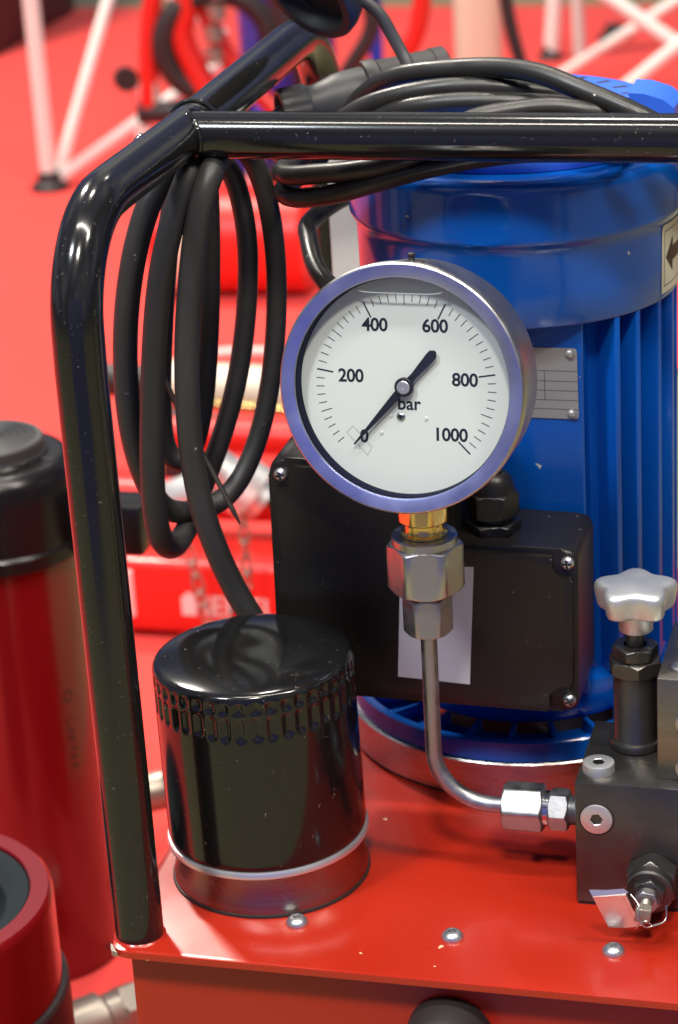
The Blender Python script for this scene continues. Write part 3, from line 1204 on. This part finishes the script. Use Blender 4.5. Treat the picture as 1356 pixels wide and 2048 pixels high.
# ================================================================== HOSE COIL
hose_pts = [(-6, 64, 40), (-9.5, 61, 62), (-16.9, 60, 84), (-26.8, 60, 102.7), (-34.4, 58, 126.2), (-39.3, 58, 148.8), (-40.9, 58, 175.6), (-40.2, 60, 205.6), (-37.8, 62, 230.9), (-32.2, 64, 264.2), (-27.6, 69, 280), (-27.1, 82, 285), (-28.3, 106, 284), (-24.8, 120, 276), (-20.5, 125, 256.1), (-19.1, 127, 229), (-21, 127, 199.6), (-24.6, 124, 172.9), (-30.2, 118, 149.1), (-37.7, 108, 131.9), (-46.7, 98, 125), (-56.9, 90, 124.7), (-64.5, 80, 131.9), (-69.1, 72, 153.4), (-71.3, 70, 176.7), (-70.8, 70, 201.3), (-67.4, 70, 227.7), (-61.1, 71, 253.3), (-53, 76, 274), (-47, 92, 281), (-44, 112, 280), (-38, 121, 274), (-33.5, 125, 261.4), (-30.7, 125, 238.3), (-32.1, 123, 211.9), (-35.5, 120, 187.8), (-39.5, 115, 168.6), (-45.6, 110, 149.2), (-53.2, 104, 130), (-56.3, 90, 117.6), (-57.6, 72, 115.4), (-59.6, 62, 125.6), (-59.1, 58, 147.9), (-57.2, 58, 175), (-53.9, 59, 207.7), (-48.9, 60, 239.8), (-42, 64, 266), (-36.8, 72, 281), (-37, 88, 284), (-39.5, 102, 278), (-41, 107, 258), (-43.4, 108, 225.3), (-46.4, 107, 194.1), (-50.5, 104, 165.2), (-57, 100, 146), (-65.5, 97, 150), (-66.5, 97, 172), (-63, 97, 205), (-58, 97, 240), (-52, 97, 268)]
bm = nb()
hp = smooth_path(catmull(hose_pts, 7), 6)
nh = len(hp) - 1
tube(bm, hp, lambda u: 5.25 - 0.75 * min(1, max(0, (hp[int(u * nh + 0.5)].y - 72) / 40)), 24)
hose = obj('hydraulic_hose', bm, 'rubber', None)
tag(hose, 'thick matt black rubber hose hanging in loops from the frame corner', 'hose')
bm = nb()
hx, hy, hz = hose_pts[0]
polar(bm, [(6.8, 0), (7.4, 0.6), (7.4, 20), (6.2, 22), (5.4, 22)], 32, axis_m((hx + 1.5, hy + 1, 18.5)))
hexnut(bm, 9, 0, 9, axis_m((hx + 1.5, hy + 1, 9.5)))
polar(bm, [(6, 0), (6, 10)], 24, axis_m((hx + 1.5, hy + 1, 0.1)))
obj('hose_ferrule', bm, 'dull_steel', hose)

# zip ties
bm = nb()
tp = catmull([(-61.8, 92, 186), (-53, 87, 168.5), (-44, 83, 155), (-35, 79, 140), (-27.3, 75.5, 126.5)], 8)
tube(bm, tp, lambda u: 1.25 if u < 0.9 else 1.25 * (1.0 - (u - 0.9) * 6.5), 10, squash=0.75)
tie = obj('cable_tie', bm, 'dark', None)
tag(tie, 'loose black cable tie with its long tail hanging among the hose loops', 'cable tie')
bm = nb()
tube(bm, [Vector((XR + 2.6 + 10.3 * math.cos(2 * PI * k / 40), 92 + 1.0 * math.cos(2 * PI * k / 40), 296.4 + 10.4 * math.sin(2 * PI * k / 40))) for k in range(40)], 0.9, 8, closed=True, squash=1.6)
rbox(bm, XR - 10.6, XR - 6.8, 89.5, 94.5, 290, 294, 0.6, 1)
tie2 = obj('cable_tie', bm, 'black_gloss', None)
tag(tie2, 'glossy black cable tie strapped round the frame tube beside the crossbar joint', 'cable tie')

# ================================================================== POWER CABLE
c1 = [(-31.7, 200.0, 276.4), (-38.4, 190.0, 270.6), (-31, 176.0, 264.3), (-14, 160.0, 268.2), (3, 148.0, 277), (14.7, 138.0, 285.3), (29.8, 129.0, 292.4), (46.3, 122.0, 297.4), (65.7, 120.0, 299.8), (84.5, 120.0, 299.8), (102.4, 123.0, 298.4), (119.7, 130.0, 295.2), (132.3, 133.0, 290.4), (136.1, 122.0, 290.8), (127.2, 108.0, 297.6), (109.3, 106.0, 301.1), (93.4, 104.0, 300.4), (76.0, 99.0, 298.1), (66.8, 93.0, 293.6), (56.3, 89.5, 286.4), (40.4, 90.0, 280.8), (21.9, 95.5, 276.6), (10.0, 100.0, 274.5), (-2.5, 106.0, 272),
      (-10.2, 114.0, 270.8), (-10.3, 126.0, 271.6), (1.3, 135.0, 279), (14.9, 133.0, 290.6), (29.6, 129.0, 298.3), (51.8, 126.0, 303.6), (72.9, 126.0, 305.0), (93.0, 128.0, 302.6), (109.9, 136.0, 297.8), (127.2, 140.0, 289.7), (136.3, 128.0, 283.0), (126.2, 100.0, 285.0), (98.2, 88.4, 287.2), (77.9, 88.2, 284.5), (57.1, 88.6, 280.0), (37.5, 91.0, 274.0), (18.3, 97.5, 267.0), (-0.9, 106.0, 262.3), (-11.1, 117.0, 261.4), (-11.0, 128.0, 262.9), (-2.1, 142.0, 269.4), (7.5, 155.0, 285.2), (20.4, 150.0, 297.9), (36.2, 140.0, 306.5), (59.4, 132.0, 310.8), (81.8, 125.0, 313.0), (99.5, 118.0, 312.0), (114.7, 112.0, 307.8), (131.4, 107.0, 302.4), (143.7, 104.0, 297.5), (153.5, 110.0, 289.7), (158.5, 130.0, 276), (160, 160, 258), (154, 195, 246), (130, 226, 241), (95, 243, 238), (60, 241, 238), (25, 226, 239), (0, 205, 240), (-13.1, 165.0, 236.3), (-10.3, 150.0, 231.5), (-2.3, 130.0, 225.1), (9.9, 112.0, 221.3), (31.4, 95.0, 217.8), (52, 84.0, 206.6), (70, 79.0, 188.2), (80, 79.5, 170), (82.2, 80.0, 151)]
bm = nb()
tube(bm, smooth_path(catmull(c1, 7), 4), 4.25, 18)
cable = obj('power_cable', bm, 'cable', None)
tag(cable, 'black power cable looped over the blue motor with a round plug on its end', 'cable')
pd = Vector((65, 38, 6.5)).normalized()
po = Vector((-31.5, 201, 277))
Mp = axis_m(po, pd, (0, 0, 1))
bm = nb()


def knurl(r_, n=10, d=0.06):
    return lambda a: r_ * (1 - d * (0.5 + 0.5 * math.cos(n * a)) ** 3)


polar(bm, [(4.6, 4), (5.6, -1), (7.4, -1.2), (7.8, -3.5), (9.2, -3.6), (knurl(10.2), -3.0), (knurl(10.4), 0), (knurl(10.4), 9), (knurl(10), 10), (8.8, 10.3)], 60, Mp)
obj('plug_gland', bm, 'plug_rubber', cable)
bm = nb()
polar(bm, [(8.8, 9), (9.0, 14), (10.2, 19), (11.6, 23), (12.2, 27), (12.6, 36), (12.6, 44)], 56, Mp)
pb_ = obj('plug_body', bm, 'plug_rubber', cable)
bm = nb()
polar(bm, [(12.4, 37), (14.4, 37.2), (14.9, 38), (15.0, 43), (14.2, 44), (14.0, 48), (14.0, 70), (14.5, 70.4), (14.5, 76), (13.8, 76.6), (9, 77), (0, 77)], 56, Mp)
obj('plug_collar', bm, 'plug_dark', cable)
# hinged cap standing open on its strap
cc = Vector((-14.0, 200, 334.5))
cn = Vector((-0.42, -0.72, -0.52)).normalized()
Mc = axis_m(cc, cn, (0, 0, 1))
bm = nb()
k_ = 1.16
polar(bm, [(r_ * k_, z_) for r_, z_ in [(0, -3), (16, -3), (18.5, -2.2), (20.8, 0), (21.6, 3), (21.6, 8), (20.8, 9.4), (18.2, 9.6), (17.2, 9.0), (16.9, 3), (16.0, 1.0), (0, 0.6)]], 56, Mc)
obj('plug_cap', bm, 'plug_dark', cable)
bm = nb()
sp = catmull([(1.0, 203, 328), (7, 203, 325), (13.5, 203, 319), (18.5, 203, 310), (22.5, 202, 303), (25.5, 200, 298), (27, 198, 292)], 8)
tube(bm, sp, 2.2, 14, squash=1.35)
obj('cap_strap', bm, 'plug_rubber', cable)

# ================================================================== JACKS
JX, JY = -275.5, 385.0
tj = empty('hydraulic_jack', (JX, JY, FLOOR), 'tall red hydraulic cylinder jack with black collar and ringed saddle', 'jack')
Mj = axis_m((JX, JY, 0))
bm = nb()
polar(bm, [(0, -299.5), (46.5, -299.5), (47.5, -298.5), (47.5, -20)], 80, Mj)
tb = obj('jack_body', bm, 'red2', tj)
bm = nb()
polar(bm, [(47.4, -25.5), (51, -26), (52, -25), (52, -17.5), (51, -16.2), (50.6, -15.8), (50.2, 12), (48.4, 23), (47.2, 26), (44.4, 28.6), (42.5, 30.4), (40, 31), (33, 31.2), (32.6, 31.6), (31.8, 33)], 96, Mj)
obj('jack_collar', bm, 'satin', tj)
bm = nb()
lv = [(32, 31), (31.8, 33), (31.0, 33.4), (31.0, 40), (30.2, 41)]
for k, rr in enumerate((27, 26, 22.5, 21.5, 18, 17, 13.5, 12.5, 9, 8, 4.5, 3.5)):
    lv.append((rr, 41 if k % 2 == 0 else 39.4))
lv += [(0, 39.4)]
polar(bm, lv, 72, Mj)
obj('jack_saddle', bm, 'plug_rubber', tj)
bm = nb()
rbox(bm, -229, -183, 372, 398, -24, 7, 2.5, 2)
obj('jack_lug', bm, 'satin', tj)
bm = nb()
rbox(bm, -247, -236, 380, 382, 30.6, 31.6, 0.3, 1)
obj('collar_slot', bm, 'dark', tj)
bm = nb()
polar(bm, [(2.4, 0), (2.4, 0.25), (0, 0.25)], 20, axis_m((JX + 47.4 * math.sin(R(76)), JY - 47.4 * math.cos(R(76)), -289), (math.sin(R(76)), -math.cos(R(76)), 0)))
obj('screw_hole', bm, 'print_dark', tj)
bm = nb()
aa = R(60)
for i, (ch, zz) in enumerate(zip('OLARTEP', (-111, -127, -133, -139, -145, -151, -157))):
    mm = axis_m((JX + 47.62 * math.sin(aa), JY - 47.62 * math.cos(aa), zz), (math.sin(aa), -math.cos(aa), 0), (0, 0, -1))
    text_bm(bm, ch, 7.4 if i else 10.0, mm, off=0.12)
obj('vertical_lettering', bm, 'print_dark', tj, smooth=0)

LX, LY = -190.0, 36.0
lj = empty('hydraulic_jack', (LX, LY, FLOOR), 'short wide red hydraulic jack with dark inner plate beside the tank', 'jack')
Ml = axis_m((LX, LY, 0))
bm = nb()
polar(bm, [(0, -230), (69.1, -230), (69.1, -54.5), (68.4, -51.4), (67.0, -50), (59.3, -50), (58.7, -50.6), (58.6, -58)], 128, Ml)
obj('jack_body', bm, 'red2', lj)
bm = nb()
polar(bm, [(58.6, -52.4), (57.8, -51.4), (45, -51.4), (44, -50.2), (44, -38), (41, -36), (0, -36)], 96, Ml)
obj('jack_plate', bm, 'blue_grey', lj)
bm = nb()
polar(bm, [(69.1, -98), (71.2, -98.6), (72.2, -100), (72.2, -299.5), (64, -299.5)], 128, Ml)
obj('jack_sleeve', bm, 'dark', lj)
bm = nb()
polar(bm, [(0, 0.1), (2.0, 0.1), (2.0, -0.5)], 24, axis_m((-143.5, 17, -51.4)))
obj('plate_hole', bm, 'print_dark', lj)

# ================================================================== COUPLERS ON THE CARPET
def coupler(name, loc, axis, L, r_, label, mtl='dull_steel'):
    loc = Vector(loc)
    e_ = empty(name, loc, label, 'coupler', 'steel hose couplers')
    mm = axis_m(loc, axis, (0, 0, 1))
    b_ = nb()
    kn = lambda a: r_ * (1 - 0.03 * (0.5 + 0.5 * math.cos(40 * a)))
    polar(b_, [(0, 0), (r_ * 0.75, 0), (r_ * 0.8, L * .05), (r_ * .8, L * .25), (r_, L * .28), (kn, L * .3), (kn, L * .62), (r_, L * .64), (r_ * .82, L * .68), (r_ * .82, L * .8)], 80, mm)
    obj('coupler_sleeve', b_, mtl, e_)
    b_ = nb()
    hexnut(b_, r_ * 0.95, L * .8, L, mm)
    obj('coupler_nut', b_, mtl, e_)
    return e_


coupler('hose_coupler', (-232, 250, FLOOR + 19), (0.70, 0.70, 0.05), 70, 17, 'steel hose coupler lying on the carpet by the tank corner', 'bare')
coupler('hose_coupler', (-252, 474, FLOOR + 58), (0.9, 0.42, 0.10), 46, 13, 'small steel coupler seen between the frame post and oil filter', 'bare')

# ================================================================== HAND PUMP
hpmp = empty('hand_pump', (-300, 860, FLOOR), 'long red hydraulic hand pump with silver coupler and chains behind the hose loops', 'hand pump')
bm = nb()
rbox(bm, -440, -120, 830, 905, FLOOR + 6, -232, 7, 3)
body = obj('pump_reservoir', bm, 'red3', hpmp)
bm = nb()
rbox(bm, -446, -364, 826.8, 832, -280, -240, 1, 1)
obj('pump_tag', bm, 'print_white', hpmp)
bm = nb()
text_bm(bm, 'HEMEL', 24, axis_m((-283, 829.2, -268), (0, -1, 0), (1, 0, 0)), off=0.4)
prism(bm, [(-325, -276), (-313, -276), (-313, -259), (-319, -256), (-325, -261)], 0, 0.5, axis_m((0, 829.4, 0), (0, -1, 0), (1, 0, 0)))
obj('white_lettering', bm, 'print_white', hpmp, smooth=0)
bm = nb()
tube(bm, [Vector((-420 + 30 * k, 905, -208)) for k in range(11)], 16, 28)
obj('pump_barrel', bm, 'red3', hpmp)
bm = nb()
tube(bm, [Vector((-262 + 15 * k, 880, -192 - k)) for k in range(11)], 10, 24)
obj('pump_handle', bm, 'dark', hpmp)
bm = nb()
tube(bm, [Vector((-420 + 30 * k, 1010, -193)) for k in range(12)], 15, 24)
obj('pump_lever', bm, 'red3', hpmp)
bm = nb()
kn = lambda a: 23 * (1 - 0.03 * (0.5 + 0.5 * math.cos(44 * a)))
Mq = axis_m((-281, 818, -132), (0.30, -0.15, -0.9), (0, 1, 0))
polar(bm, [(0, 0), (12, 0), (15, 3), (15, 20), (kn, 22), (kn, 44), (16, 46), (16, 54), (0, 54)], 88, axis_m((-292, 822, -141), (0.75, 0.1, -0.62), (0, 1, 0)))
obj('pump_coupler', bm, 'alu', hpmp)
bm = nb()
polar(bm, [(0, 0), (15, 0), (16, 2), (16, 34), (14, 36), (0, 36)], 40, axis_m((-326, 824, -178), (0.8, 0.1, 0.3), (0, 1, 0)))
obj('pump_fitting', bm, 'alu', hpmp)
link = None
for (x0, z0, x1, z1, n) in ((-311, -196, -297, -270, 6), (-262.5, -175, -262, -240, 5)):
    for k in range(n):
        q = (k + 0.5) / n
        p = (x0 + (x1 - x0) * q, 808, z0 + (z1 - z0) * q)
        if link is None:
            bm = nb()
            lp = []
            for i in range(28):
                a = 2 * PI * i / 28
                lp.append(Vector((3.6 * math.cos(a), 0, 3.6 * math.sin(a) + (4.8 if math.sin(a) > 0 else -4.8))))
            tube(bm, lp, 1.15, 8, closed=True)
            link = obj('chain_link', bm, 'bare', hpmp, loc=(0, 0, 0))
            place(link, Vector(p) * MM, hpmp)
            o = link
        else:
            o = dup(link, p, hpmp)
        o.rotation_euler = (0, math.atan2(x0 - x1, z0 - z1), R(25 if k % 2 else 78))

# pull cylinder lying behind
pc = empty('pull_cylinder', (-420, 1200, FLOOR), 'pale steel pull cylinder with dark grip lying behind the hose loops', 'cylinder')
Mh = axis_m((-455, 1200, -216), (1, 0.06, -0.05), (0, 0, 1))
bm = nb()
polar(bm, [(0, 0), (20, 0), (21, 1), (21, 170), (20, 171), (0, 171)], 48, Mh)
obj('cylinder_tube', bm, 'white', pc)
bm = nb()
polar(bm, [(0, -90), (15, -90), (15.5, -88), (15.5, 0)], 40, Mh)
obj('grip', bm, 'dark', pc)
bm = nb()
tube(bm, [Vector((-440, 1165, -220)), Vector((-380, 1165, -223)), Vector((-300, 1165, -227))], 5.5, 20)
obj('piston_rod', bm, 'brass', pc)
bm = nb()
tube(bm, [Vector((-440, 1150, -233)), Vector((-380, 1150, -236)), Vector((-300, 1150, -240))], 9, 20)
obj('support_rail', bm, 'dark', pc)
for s in (-440, -300):
    bm = nb()
    rbox(bm, s - 8, s + 8, 1155, 1215, FLOOR + 0.5, -238, 1, 1)
    obj('cradle', bm, 'dark', pc)
bm = nb()
tube(bm, catmull([(-560, 1390, -290), (-500, 1400, -262), (-430, 1400, -252), (-340, 1400, -258), (-260, 1420, -292)], 8), 5, 14)
tag(obj('grey_hose', bm, 'grey', None), 'thin grey hose arching over the carpet behind the coil', 'hose')

# round red cylinder
rj = empty('red_cylinder', (-517, 1750, FLOOR), 'round red cylinder lying on the carpet behind the hose coil', 'cylinder')
Mh = axis_m((-640, 1750, -238), (1, 0.05, 0), (0, 0, 1))
bm = nb()
polar(bm, [(0, 0), (58, 0), (61, 3), (61, 172), (58, 176), (0, 176)], 56, Mh)
obj('cylinder_body', bm, 'red3', rj)
bm = nb()
polar(bm, [(62.3, 20), (63.5, 21), (63.5, 44), (62.3, 45)], 56, Mh)
obj('cylinder_band', bm, 'white', rj)

# ================================================================== FAR OBJECTS
def pole(parent, a, b, r_, mtl='pole'):
    b_ = nb()
    tube(b_, [Vector(a), (Vector(a) + Vector(b)) / 2, Vector(b)], r_, 14)
    return obj('pole', b_, mtl, parent)


def foot(parent, p, r_=20):
    b_ = nb()
    polar(b_, [(0, 0), (r_ * 1.05, 0), (r_ * 1.1, 3), (r_, 8), (r_ * .7, 12), (r_ * .6, 24), (0, 26)], 28, axis_m(p))
    return obj('foot', b_, 'dark', parent)


fs1 = empty('folding_stand', (-943, 2182, FLOOR), 'white folding stand legs meeting in one dark foot on the carpet', 'stand', 'folding exhibition stands')
foot(fs1, (-943, 2182, FLOOR), 24)
b0 = Vector((-943, 2182, FLOOR + 12))


def ext(a, b, k):
    a, b = Vector(a), Vector(b)
    return b + (b - a) * k


pole(fs1, b0, ext(b0, (-943.6, 2182, -34), 0.8), 11)
pole(fs1, b0 + Vector((8, 10, 0)), ext(b0, (-873.6, 2282, -53.6), 0.8), 8.5)
pole(fs1, b0 + Vector((14, 10, 2)), (-706, 2282, -139), 9)
pole(fs1, (-746, 2382, -136), ext((-746.1, 2382, -138), (-820.4, 2382, -79.5), 1.5), 9)
fs2 = empty('folding_stand', (-300, 2650, FLOOR), 'crossing white poles of the folding stand behind the blue motor', 'stand', 'folding exhibition stands')
pole(fs2, ext((-154, 2600, -195), (-244.7, 2600, -131.6), 1.2), ext((-244.7, 2600, -131.6), (-154, 2600, -195), 1.4), 11)
pole(fs2, (-380, 2800, -298), ext((-339, 2800, -272), (-179, 2800, -170), 0.9), 9)
pole(fs2, (-260, 2500, -270), ext((-194, 2500, -215), (-142, 2500, -174), 1.2), 10)
pole(fs2, (-405, 3000, -299), (-385, 3000, -60), 12)
pole(fs2, (-360, 3010, -299), (-366, 3000, -60), 10, 'grey')
foot(fs2, (-405, 3000, FLOOR), 18)
foot(fs2, (-325, 3150, FLOOR), 26)

bm = nb()
polar(bm, [(31, -299.5), (31.5, -298), (31.5, 380), (0, 380)], 40, axis_m((-376, 2300, 0)))
tag(obj('support_post', bm, 'white', None, loc=(-376, 2300, FLOOR)), 'thick cream post standing behind the cable loops', 'post')
bm = nb()
tube(bm, catmull([(-285, 2000, 40), (-278, 2000, -31), (-265, 2000, -87), (-235, 2010, -190), (-180, 2030, -290)], 8), 8, 14)
tag(obj('black_cable', bm, 'dark', None), 'thin black cable hanging beside the cream post', 'cable')
bm = nb()
tube(bm, catmull([(-372, 2000, 40), (-379, 2000, -10), (-387, 2000, -51), (-407, 2000, -87), (-450, 2010, -150), (-500, 2030, -280)], 8), 11, 14)
tag(obj('red_hose', bm, 'red3', None), 'bright red hose curving down left of the cream post', 'hose')
bm = nb()
tube(bm, catmull([(-393, 1800, 70), (-394, 1800, 28), (-393, 1800, -10), (-419, 1800, -52), (-470, 1810, -120), (-540, 1830, -200)], 8), 9, 14)
tag(obj('black_hose', bm, 'dark', None), 'black hose bowing down behind the open plug cap', 'hose')

# red trolley pump with wheel
tr_ = empty('trolley_pump', (-690, 2000, FLOOR), 'red wheeled trolley pump with dark axle far behind the frame tube', 'trolley')
bm = nb()
tube(bm, catmull([(-711, 2000, 60), (-712, 2000, 0), (-722, 2000, -60), (-728, 2000, -125), (-729, 2000, -145)], 6), 12, 16)
tube(bm, catmull([(-665, 2000, 60), (-672, 2000, -20), (-680, 2000, -60), (-655, 2000, -120), (-625, 2000, -170)], 6), 15, 16)
tube(bm, catmull([(-700, 2010, -100), (-670, 2010, -118), (-640, 2010, -130)], 6), 12, 16)
tube(bm, catmull([(-668, 2030, 40), (-655, 2030, -40), (-620, 2030, -110), (-560, 2030, -170)], 6), 12, 16)
obj('trolley_frame', bm, 'red3', tr_)
bm = nb()
tube(bm, [Vector((-742, 2000, -152)), Vector((-700, 2000, -151)), Vector((-600, 2000, -150))], 14, 20)
obj('axle_roller', bm, 'dark', tr_)
bm = nb()
rbox(bm, -740, -716, 1992, 2008, -140, -112, 2, 1)
obj('bracket', bm, 'grey', tr_)
bm = nb()
polar(bm, [(0, 0), (15, 0), (15, 12), (0, 12)], 28, axis_m((-756, 1995, -108), (0.5, -0.8, 0), (0, 0, 1)))
obj('end_cap', bm, 'dark', tr_)
bm = nb()
wc = Vector((-640, 2010, -70))
tube(bm, [wc + Vector((62 * math.cos(2 * PI * k / 40), 20 * math.cos(2 * PI * k / 40), 62 * math.sin(2 * PI * k / 40))) for k in range(40)], 14, 14, closed=True)
obj('wheel', bm, 'dark', tr_)
bm = nb()
tube(bm, [Vector((-742, 2005, -165)), Vector((-735, 2005, FLOOR))], 10, 12)
obj('trolley_leg', bm, 'pole', tr_)
bm = nb()
tube(bm, [Vector((-600, 2005, -160)), Vector((-600, 2005, FLOOR))], 10, 12)
obj('trolley_leg', bm, 'pole', tr_)
bm = nb()
for k in range(6):
    tube(bm, [Vector((-634 + 6 * math.sin(k), 1990, 60 - 26 * k)), Vector((-634 + 6 * math.sin(k) + 3, 1990, 60 - 26 * k - 18))], 11, 14)
obj('valve_stack', bm, 'bare', tr_)

# blue machine behind
bmach = empty('blue_machine', (-640, 2320, FLOOR), 'dark blue motor unit with pale label standing behind the frame corner', 'machine')
bm = nb()
polar(bm, [(0, -200), (62, -200), (64, -197), (64, 110), (0, 110)], 56, axis_m((-640, 2320, 0)))
obj('machine_body', bm, 'far_blue', bmach)
bm = nb()
rbox(bm, -720, -560, 2250, 2390, FLOOR + 2, -205, 6, 2)
obj('machine_base', bm, 'far_blue', bmach)
bm = nb()
rbox(bm, -690, -590, 2243, 2249.6, -262, -222, 1, 1)
obj('pale_label', bm, 'cyan_label', bmach)
bm = nb()
tube(bm, [Vector((-520, 2330, 60)), Vector((-520, 2330, -60)), Vector((-522, 2330, FLOOR))], 9, 14)
obj('side_post', bm, 'far_blue', bmach)
bm = nb()
tube(bm, catmull([(-672, 2235, 70), (-650, 2235, 0), (-630, 2235, -45), (-608, 2235, -110), (-596, 2240, -190), (-600, 2240, -290)], 8), 13, 16)
obj('machine_hose', bm, 'dark', bmach)

# dark case
dc = empty('equipment_case', (-1520, 3200, FLOOR), 'dark equipment case standing at the far left of the carpet', 'case')
bm = nb()
rbox(bm, -2300, -1345, 3010, 3400, FLOOR + 1, 300, 10, 2)
obj('case_body', bm, 'purple', dc)
bm = nb()
rbox(bm, -2290, -1350, 3004, 3010, 20, 40, 2, 1)
obj('case_trim', bm, 'dark', dc)
